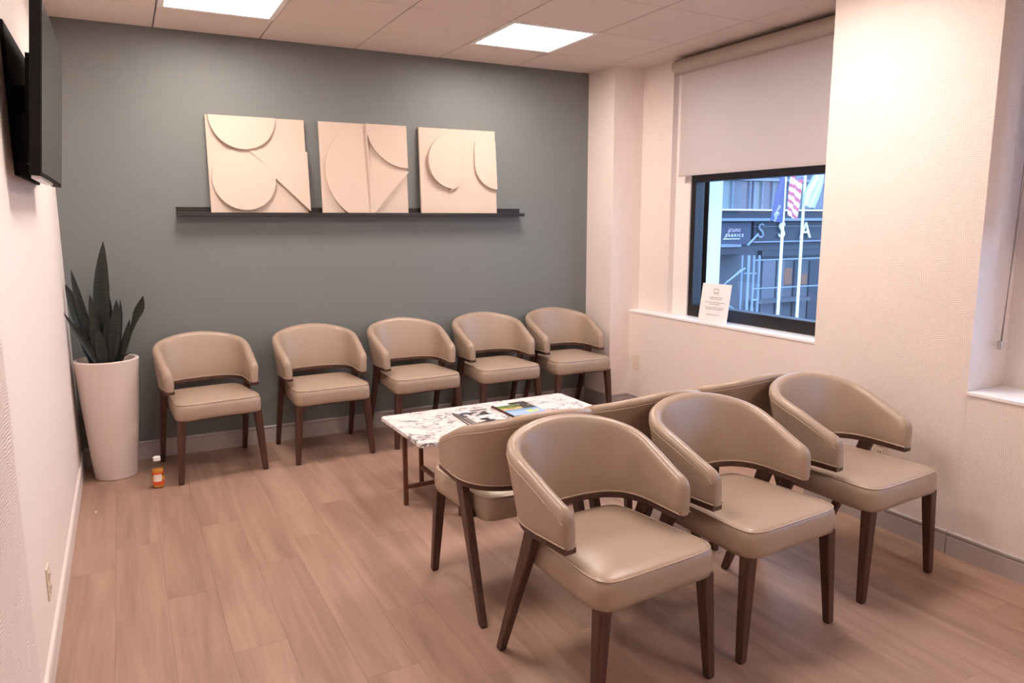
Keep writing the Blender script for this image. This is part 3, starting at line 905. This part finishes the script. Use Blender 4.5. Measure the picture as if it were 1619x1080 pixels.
# ------------------------------------------------------------------ juice bottle on the floor
BX, BY = 0.395, -0.598
t = thing('juice_bottle', (BX, BY, 0), 'small juice bottle with white cap and orange label on the floor', 'bottle')
build(MB().lathe([(0.024, 0.0), (0.029, 0.003), (0.031, 0.012), (0.031, 0.100), (0.0305, 0.118), (0.027, 0.135), (0.019, 0.150), (0.0155, 0.156), (0.0155, 0.163)], BX, BY, 24), 'bottle_body', M_pet, t, smooth=40)
build(MB().lathe([(0.023, 0.002), (0.029, 0.006), (0.0298, 0.012), (0.0298, 0.104), (0.001, 0.1045)], BX, BY, 24), 'juice', M_juice, t, smooth=40)
mb = MB(); cols = []
n, mz = 48, 16
for j in range(mz + 1):
    for i in range(n + 1):
        a = 2 * PI * i / n; z = 0.020 + 0.072 * j / mz
        mb.v.append((BX + 0.0316 * math.cos(a), BY + 0.0316 * math.sin(a), z))
        v = j / mz
        da = (a - 1.5 * PI + PI) % (2 * PI) - PI            # angle from the side that faces the room
        if v < 0.26 or v > 0.86: c = L3(226, 84, 36)
        elif -0.9 < da < 0.55: c = L3(240, 226, 218)
        elif 0.55 <= da < 0.9 and v < 0.42: c = L3(40, 70, 40)
        elif v > 0.74: c = L3(40, 44, 30)
        else: c = L3(224, 158, 50)
        cols.append(c + (1.0,))
for j in range(mz):
    for i in range(n):
        a = j * (n + 1) + i; mb.f.append((a, a + 1, a + n + 2, a + n + 1))
build(mb, 'label', M_label, t, colors=cols)
build(MB().lathe([(0.019, 0.156), (0.0195, 0.158), (0.0195, 0.174), (0.018, 0.177), (0.001, 0.1775)], BX, BY, 24), 'cap', M_cap, t, smooth=35)
tag(build(MB().bbox(0.083, 0.094, -0.862, -0.853, 0, 0.004, 0.0015), 'paper_scrap', M_card), 'tiny white paper scrap on the floor near the left wall', 'scrap')

# ------------------------------------------------------------------ picture ledge and relief panels
t = thing('picture_ledge', (1.83, -0.05, 1.515), 'long narrow black picture ledge on the slate wall', 'shelf')
build(MB().bbox(0.628, 3.035, -0.012, 0.0, 1.527, 1.576, 0.002), 'back_plate', M_shelf, t)
build(MB().bbox(0.628, 3.035, -0.095, 0.0, 1.517, 1.529, 0.002), 'ledge_plate', M_shelf, t)
build(MB().bbox(0.628, 3.035, -0.095, -0.088, 1.529, 1.541, 0.002), 'front_lip', M_shelf, t)


def arc(cx, cy, r, a0, a1, n=26):
    return [(cx + r * math.cos(math.radians(a0 + (a1 - a0) * k / n)), cy + r * math.sin(math.radians(a0 + (a1 - a0) * k / n))) for k in range(n + 1)]


def relief_panel(x0, x1, z0, z1, layers, label):
    """board leaning on the ledge with raised cut-out layers; layers are (polygon, bottom, top) in unit coordinates"""
    w, h = x1 - x0, z1 - z0
    tilt = 0.030
    t = thing('relief_panel', ((x0 + x1) / 2, -0.06, z0), label, 'wall art', 'relief panels on the picture ledge')

    def fn(d): return lambda u, v: (x0 + u * w, -0.052 + tilt * v - d, z0 + v * h)
    build(MB().prism([(0, 0), (1, 0), (1, 1), (0, 1)], fn(-0.012), fn(0.010)), 'backing_board', M_panel, t)
    for poly, (h0, hu, hv) in layers:        # each layer is a flat board, tilted on the backing
        def top(u, v): return (x0 + u * w, -0.052 + tilt * v - 0.010 - max(0.0008, h0 + hu * u + hv * v), z0 + v * h)
        build(MB().prism(poly, fn(0.0095), top), 'relief_layer', M_panel, t)


Z0, Z1 = 1.530, 2.135
L1 = [(arc(0.36, 1.0, 0.335, 180, 360), (0.058, -0.012, -0.036)),
      ([(0.38, 0.690), (1.015, 0.665), (1.015, 0.035), (0.665, 0.375)] + arc(0.345, 0.363, 0.32, 0, -258)[1:], (0.026, 0.004, -0.026)),
      ([(0.385, 0.675), (0.555, 0.530), (0.475, 0.650)], (0.0175, 0.0, 0.0))]
L2 = [([(0.525, 0.97), (0.42, 0.95)] + arc(0.60, 0.47, 0.555, 125, 238) + [(0.525, 0.0)], (0.024, -0.006, -0.020)),
      (arc(1.0, 1.0, 0.475, 180, 262) + [(1.005, 0.525), (1.005, 1.0)], (0.034, -0.012, -0.006)),
      ([(0.535, 0.51), (1.012, 0.485), (0.565, 0.0), (0.535, 0.0)], (0.022, 0.006, 0.0)),
      ([(0.523, 0.0), (0.537, 0.0), (0.537, 1.0), (0.523, 1.0)], (0.020, 0.0, 0.0))]
L3_ = [([(0.52, 0.915), (0.44, 0.93)] + arc(0.405, 0.62, 0.315, 105, 278) + [(0.52, 0.40)], (0.048, -0.050, -0.014)),
       ([(0.355, 0.275), (0.525, 0.425), (0.475, 0.335)], (0.024, 0.0, 0.0)),
       ([(1.0, 0.88), (0.72, 0.86), (0.705, 0.78)] + arc(1.0, 0.60, 0.295, 180, 262) + [(1.0, 0.305)], (0.046, -0.016, -0.026))]
relief_panel(0.825, 1.425, Z0, Z1, L1, 'sand coloured relief panel with half disc on top, leftmost on the ledge')
relief_panel(1.520, 2.120, Z0, Z1, L2, 'sand coloured relief panel with a vertical ridge, middle of the ledge')
relief_panel(2.220, 2.815, Z0, Z1, L3_, 'sand coloured relief panel with two curved cut-outs, rightmost on the ledge')

# ------------------------------------------------------------------ television on the left wall
t = thing('television', (0.08, -1.72, 1.62), 'black flat television tilted down from the left wall', 'television')
ya, yb = -2.20, -1.24
za, zb2 = 1.632, 2.19
xa, xb = 0.100, 0.150                    # screen face at bottom and top


def tvbox(y0, y1, s0, s1, d0, d1):
    """slab in the tilted plane: s along the height 0..1, d = depth behind the screen"""
    def P(y, s, d): return (xa + (xb - xa) * s - d, y, za + (zb2 - za) * s + d * 0.09)
    v = [P(y0, s0, d0), P(y1, s0, d0), P(y1, s1, d0), P(y0, s1, d0), P(y0, s0, d1), P(y1, s0, d1), P(y1, s1, d1), P(y0, s1, d1)]
    return MB().add(v, [(0, 1, 2, 3), (7, 6, 5, 4), (0, 4, 5, 1), (1, 5, 6, 2), (2, 6, 7, 3), (3, 7, 4, 0)])


build(tvbox(ya, yb, 0, 1, 0.002, 0.034), 'tv_case', M_tvcase, t)
build(tvbox(ya + 0.14, yb - 0.14, 0.08, 0.72, 0.034, 0.058), 'tv_back', M_tvcase, t)
build(tvbox(ya + 0.010, yb - 0.010, 0.022, 0.985, 0.0, 0.0021), 'screen', M_screen, t)
build(tvbox(ya + 0.02, ya + 0.52, -0.018, 0.0, 0.004, 0.030), 'speaker_strip', M_silver, t)
build(MB().bbox(0.0, 0.014, -1.93, -1.15, 1.645, 2.165, 0.003), 'tv_shadow_plate', M_tvcase, t)  # flat black plate standing in for the television's shadow on the wall
build(MB().bar((0.012, -1.72, 1.92), (0.085, -1.72, 1.93), 0.12, 0.10), 'mount_arm', M_tvcase, t)

# ------------------------------------------------------------------ outlets
def outlet(name, x, y, z, nx, label, cat, grp=None, hh=0.115, ww=0.072):
    t = thing(name, (x, y, z), label, cat, grp)
    x1 = x + nx * 0.006
    build(MB().bbox(min(x, x1), max(x, x1), y - ww / 2, y + ww / 2, z - hh / 2, z + hh / 2, 0.002), 'cover_plate', M_plate, t)
    x2 = x1 + nx * 0.003
    if name == 'wall_outlet':
        for dz in (-0.022, 0.022):
            build(MB().bbox(min(x1, x2), max(x1, x2), y - 0.017, y + 0.017, z + dz - 0.015, z + dz + 0.015, 0.002), 'socket', M_plate, t)
            build(MB().box(min(x2, x2 + nx * .0005), max(x2, x2 + nx * .0005), y - 0.008, y - 0.005, z + dz - 0.006, z + dz + 0.006)
                  .box(min(x2, x2 + nx * .0005), max(x2, x2 + nx * .0005), y + 0.005, y + 0.008, z + dz - 0.006, z + dz + 0.006), 'slots', M_slot, t)
    else:
        build(MB().bbox(min(x1, x2), max(x1, x2), y - 0.017, y + 0.017, z - 0.034, z + 0.034, 0.002), 'rocker', M_plate, t)
    return t


outlet('wall_switch', XL, -0.455, 0.385, -1, 'small almond wall plate on the low window wall beside the column', 'switch')
outlet('wall_outlet', 3.50, -2.846, 0.396, -1, 'small power outlet on the pillar, just above a chair seat', 'outlet')
outlet('wall_outlet', 0.0, -2.25, 0.272, 1, 'small almond power outlet low on the left wall', 'outlet')

# ------------------------------------------------------------------ notice card on the sill
cl, crr = Vector((3.835, -1.150, 0.791)), Vector((3.868, -1.392, 0.791))
ev = (crr - cl); cw_ = ev.length; eu = ev.normalized()
en = Vector((eu.y, -eu.x, 0)).normalized()          # towards the room
if en.x > 0: en = -en
eup = (Vector((0, 0, 1)) - en * 0.16).normalized()
ch_ = 0.268
t = thing('notice_card', (cl + crr) / 2, 'white notice card with a tooth drawing leaning on the window sill', 'notice')


def cp(u, v, d): return cl + eu * (u * cw_) + eup * (v * ch_) + en * d


build(MB().prism([(0, 0), (1, 0), (1, 1), (0, 1)], lambda u, v: cp(u, v, -0.0012), lambda u, v: cp(u, v, 0)), 'card', M_card, t)
ik = MB()
tooth = [(0.42, .85), (0.45, .872), (0.50, .862), (0.55, .872), (0.59, .85), (0.585, .80), (0.565, .74), (0.545, .735), (0.53, .775), (0.505, .785), (0.48, .775), (0.465, .735), (0.445, .74), (0.425, .80)]
ik.tube([cp(u, v, 0.0008) for u, v in tooth], 0.0016, 4, closed=True)
build(ik, 'tooth_drawing', M_ink, t)
tl = MB()
for (u0, u1, v) in ((.29, .76, .645), (.33, .72, .60), (.16, .86, .515), (.32, .70, .47), (.18, .84, .385), (.20, .80, .34), (.28, .70, .20)):
    uu = u0
    while uu < u1:
        wl = random.uniform(.03, .10); e = min(u1, uu + wl)
        tl.prism([(uu, v), (e, v), (e, v + .012), (uu, v + .012)], lambda a, b: cp(a, b, 0.0001), lambda a, b: cp(a, b, 0.0007))
        uu = e + .018
build(tl, 'text_lines', M_ink, t)

# ------------------------------------------------------------------ outside the window
tag(build(MB().box(4.16, 4.29, -0.86, 3.0, -4.5, 5.0), 'wall_exterior', M_stone), 'pale stone outer wall beside the window', None, None, 'structure')
tag(build(MB().box(4.3, 60, -30, 40, -4.6, -4.5), 'street', M_asphalt), 'street below the window', None, None, 'structure')
YF = 14.0
bd = thing('office_building', (22, YF + 3, -4.5), 'dark commercial building across the street with shop signs', 'building')
build(MB().box(9, 42, YF, YF + 6, -4.5, 9.0), 'wall', M_facade, bd)


def ext_box(px0, py0, px1, py1, y, depth):
    c0, c1 = at(px0, (py0 + py1) / 2, 1, y), at(px1, (py0 + py1) / 2, 1, y)
    z0, z1 = at((px0 + px1) / 2, py1, 1, y).z, at((px0 + px1) / 2, py0, 1, y).z
    return MB().box(c0.x, c1.x, y, y + depth, z0, z1)


# upper storey windows
wx = [1004, 1043, 1082, 1120, 1159, 1187, 1193, 1206, 1223, 1248, 1272, 1290, 1312]
for k in range(len(wx) - 1):
    build(ext_box(wx[k] + .6, 284, wx[k + 1] - .6, 330.5, YF - 0.06, 0.05), 'window_pane', M_paneA if k % 3 == 0 else M_paneB, bd)
    build(ext_box(wx[k] - .7, 284, wx[k] + .7, 330.5, YF - 0.14, 0.13), 'mullion', M_facade3, bd)
build(ext_box(1000, 330.5, 1320, 333, YF - 0.25, 0.25), 'window_ledge', M_signwhite, bd)
build(ext_box(1000, 280, 1320, 284.5, YF - 0.2, 0.2), 'window_ledge', M_facade3, bd)
build(ext_box(1000, 333, 1320, 345, YF - 0.10, 0.10), 'fascia', M_facade2, bd)
build(ext_box(1000, 345, 1320, 349.5, YF - 0.35, 0.35), 'cornice', M_facade3, bd)
build(ext_box(1192, 350, 1320, 380, YF - 0.12, 0.12), 'sign_fascia', M_facade2, bd)
build(ext_box(1192, 380.5, 1320, 382.5, YF - 0.3, 0.3), 'sign_rail', M_facade3, bd)
build(ext_box(1192, 357.3, 1320, 358.2, YF - 0.16, 0.05), 'sign_rail', M_facade3, bd)
build(ext_box(1136, 352, 1187, 387, YF - 0.16, 0.14), 'sign_board', M_signboard, bd)
build(ext_box(1000, 388.5, 1172, 392.5, YF - 0.9, 0.9), 'awning_edge', M_facade3, bd)
build(ext_box(1000, 392.5, 1196, 404, YF - 0.8, 0.8), 'awning', M_facade2, bd)
build(ext_box(1240, 424, 1252, 450, YF - 0.03, 0.03), 'lit_window', M_amber, bd)
build(ext_box(1265, 433, 1276, 450, YF - 0.03, 0.03), 'lit_window', M_amber, bd)
build(ext_box(1205, 395, 1320, 404, YF - 0.2, 0.2), 'shop_lintel', M_facade2, bd)
for a, b in ((1204, 1224), (1227, 1238), (1254, 1263), (1278, 1306)):
    build(ext_box(a, 412, b, 510, YF - 0.05, 0.05), 'shop_pane', M_paneB if a < 1230 else M_facade2, bd)
build(ext_box(1196, 473, 1282, 478, YF - 0.5, 0.5), 'counter_ledge', M_facade, bd)


def place_text(body, px, py, hpx, y, mat, name, parent, shear=0.0, spacing=1.0, wide=1.0):
    c = at(px, py, 1, y)
    depth = (c - CAM).dot(_F)
    size = hpx / FPX * depth / 0.70
    v, f = text_mesh(body, size, shear, size * 0.03, spacing)
    mb = MB().add([(c.x + p[0] * wide, c.y - p[2], c.z + p[1]) for p in v], f)
    return build(mb, name, mat, parent)


place_text('S', 1203, 366, 23, YF - 0.2, M_facade3, 'sign_letter', bd)
place_text('S', 1236, 365, 24, YF - 0.2, M_signwhite, 'sign_letter', bd)
place_text('A', 1273.5, 365, 25, YF - 0.2, M_signwhite, 'sign_letter', bd)
place_text('FABRICS', 1161.5, 372.5, 4.6, YF - 0.19, M_signwhite, 'sign_lettering', bd, spacing=1.35, wide=1.22)
# the script word above it, drawn as pen strokes
pc = at(1161, 365.5, 1, YF - 0.19); pd = (pc - CAM).dot(_F) / FPX
strokes = [[(-14, -1), (-10, 4), (-12, -2), (-16, -9), (-19, -11), (-20.5, -9), (-18, -6.5), (-13, -4), (-10.5, -1), (-8.5, 2.5), (-8, 4), (-10, 4.4), (-11, 2), (-10, -.5), (-8, -.5)],
           [(-8, -.5), (-5.5, 3.8), (-4.6, 4.2), (-3, 3.4), (-5, -1), (-4, -1.6), (-2.5, -.5)], [(-2.5, -.5), (0, 3.8), (-1.4, -.8), (-.6, -1.5), (1, 0)],
           [(1, 0), (3, 3.8), (1.5, -1.3), (3.5, 2.6), (5.2, 3.9), (4.2, -1.1), (6.2, 2.8), (7.8, 3.8), (6.8, -.9), (7.6, -1.4), (9, .3)],
           [(9, .3), (11.5, 1.5), (12.3, 3.2), (11.4, 4.2), (9.9, 2.6), (9.6, 0), (10.6, -1.4), (13.5, .4)], [(0.9, 6.2), (1.3, 6.6)]]
sm = MB()
for st in strokes: sm.tube([(pc.x + a * pd, pc.y, pc.z + b * pd) for a, b in st], 0.42 * pd, 5)
build(sm, 'sign_script', M_signpink, bd)
build(ext_box(1144, 377.2, 1170, 378.4, YF - 0.19, 0.03), 'sign_underline', M_signwhite, bd)

# flagpoles and flags
def flagpole(pxa, pxb, label):
    p1 = at((pxa + pxb) / 2, 400, 1, 11.0)
    mb = MB().tube([(p1.x, p1.y, -4.5), (p1.x, p1.y, 4.6)], [0.050, 0.040], 12)
    t = thing('flagpole', (p1.x, p1.y, -4.5), label, 'flagpole', 'white flagpoles outside')
    build(mb, 'pole', M_polewhite, t, smooth=50)
    build(MB().lathe([(0.02, 4.58), (0.06, 4.63), (0.06, 4.68), (0.01, 4.74)], p1.x, p1.y, 12), 'finial', M_polewhite, t, smooth=50)


flagpole(1237, 1233, 'white flagpole outside the window between navy and striped flags')
flagpole(1267.5, 1264, 'white flagpole outside the window right of the striped flag')


def flag(edge_l, edge_r, y, fn, label, ripple=0.05, nu=26, nv=34):
    """hanging cloth between two boundary curves given as photo points from top to bottom"""
    def interp(e, s):
        k = s * (len(e) - 1); i = min(int(k), len(e) - 2); q = k - i
        return (e[i][0] * (1 - q) + e[i + 1][0] * q, e[i][1] * (1 - q) + e[i + 1][1] * q)
    mb = MB(); cols = []
    for j in range(nv + 1):
        s = j / nv
        a, b = interp(edge_l, s), interp(edge_r, s)
        for i in range(nu + 1):
            u = i / nu
            px, py = a[0] * (1 - u) + b[0] * u, a[1] * (1 - u) + b[1] * u
            p = at(px, py, 1, y)
            mb.v.append((p.x, y + ripple * math.sin(u * 9 + s * 2.5), p.z))
            cols.append(tuple(fn(u, s)) + (1.0,))
    n0 = len(mb.v)
    mb.v += [(p[0], p[1] + 0.006, p[2]) for p in mb.v]; cols += cols
    for j in range(nv):
        for i in range(nu):
            q = j * (nu + 1) + i
            mb.f.append((q, q + 1, q + nu + 2, q + nu + 1)); mb.f.append((n0 + q, n0 + q + nu + 1, n0 + q + nu + 2, n0 + q + 1))
    o = build(mb, 'flag', M_print, None, colors=cols)
    tag(o, label, 'flag', 'flags outside the window')
    return o


def us(u, s):
    if s < 0.30 and u > 0.38:
        return L3(226, 230, 244) if (int(u * 26) % 4 == 1 and int(s * 34) % 4 == 1) else L3(84, 96, 160)
    k = (s * 1.0 - u * 0.16) * 12.5
    return L3(196, 84, 104) if int(math.floor(k)) % 2 == 0 else L3(238, 236, 244)


def navy(u, s):
    return L3(70, 78, 122)


def pale(u, s):
    return L3(160, 176, 222) if math.sin(u * 12 + s * 3) > -0.2 else L3(206, 214, 240)


fo = flag([(1234, 280), (1229, 300), (1224, 323), (1218.5, 349)], [(1242, 280), (1240, 303), (1238.5, 327), (1236.5, 352)], 10.955, navy, 'navy flag with white lettering hanging from the left flagpole', 0.02)
flag([(1254, 252), (1249, 290), (1247, 315), (1246, 341)], [(1275, 252), (1269, 285), (1264, 318), (1259, 347)], 10.955, us, 'red and white striped flag with blue star field outside the window', 0.03)
flag([(1292, 262), (1283, 285), (1273, 305), (1271, 325)], [(1306, 262), (1301, 290), (1294, 310), (1286, 329)], 10.9, pale, 'pale blue flag at the right side of the street window', 0.05)
# lettering on the navy flag: two short diagonal lines
c1 = at(1229, 337, 1, 10.915); sc = (c1 - CAM).dot(_F) / FPX
for body, dx, dy, sz in (('MAYO', 0.0, 3.6, 7.0), ('LOTE', -1.5, -5.6, 7.0)):
    v, f = text_mesh(body, sz * sc, 0, 0.002)
    ca, sa = math.cos(0.95), math.sin(0.95)
    o = build(MB().add([(c1.x + dx * sc + (p[0] * ca - p[1] * sa), 10.915 - p[2], c1.z + dy * sc + (p[0] * sa + p[1] * ca)) for p in v], f), 'flag_lettering', M_signwhite, fo)

# scaffold
s0 = at(1185, 450, 1, 12.0)
sf = thing('scaffold', (s0.x, 12.0, -4.5), 'steel tube scaffold in front of the shop across the street', 'scaffold')


def sp(px, py, y=12.0):
    p = at(px, py, 1, y); return (p.x, p.y, p.z)


for px, py, r, y in ((1171, 470, .030, 12.4), (1181, 470, .045, 12.0), (1189, 470, .038, 12.0), (1197.5, 470, .040, 12.3)):
    p = at(px, py, 1, y)
    build(MB().tube([(p.x, p.y, -4.5), (p.x, p.y, at(px, 404, 1, y).z)], r, 8), 'standard_tube', M_steel, sf, smooth=60)
for a, b, r in (((1190, 412), (1312, 407.5), .022), ((1188, 457), (1312, 450.5), .022), ((1176, 432.5), (1196, 432.5), .022), ((1148, 447), (1178, 424), .028), ((1143, 452), (1172, 426), .022), ((1187, 475), (1196, 474), .035), ((1150, 482), (1172, 497), .028), ((1148, 490), (1165, 500), .022), ((1182, 388), (1199, 370), .032)):
    build(MB().tube([sp(*a), sp(*b)], r, 8), 'ledger_tube', M_steel, sf, smooth=60)
build(MB().tube([sp(1188, 476), sp(1186, 505)], .02, 6).tube([sp(1189, 476), sp(1191, 505)], .02, 6), 'brace_tube', M_steel, sf, smooth=60)
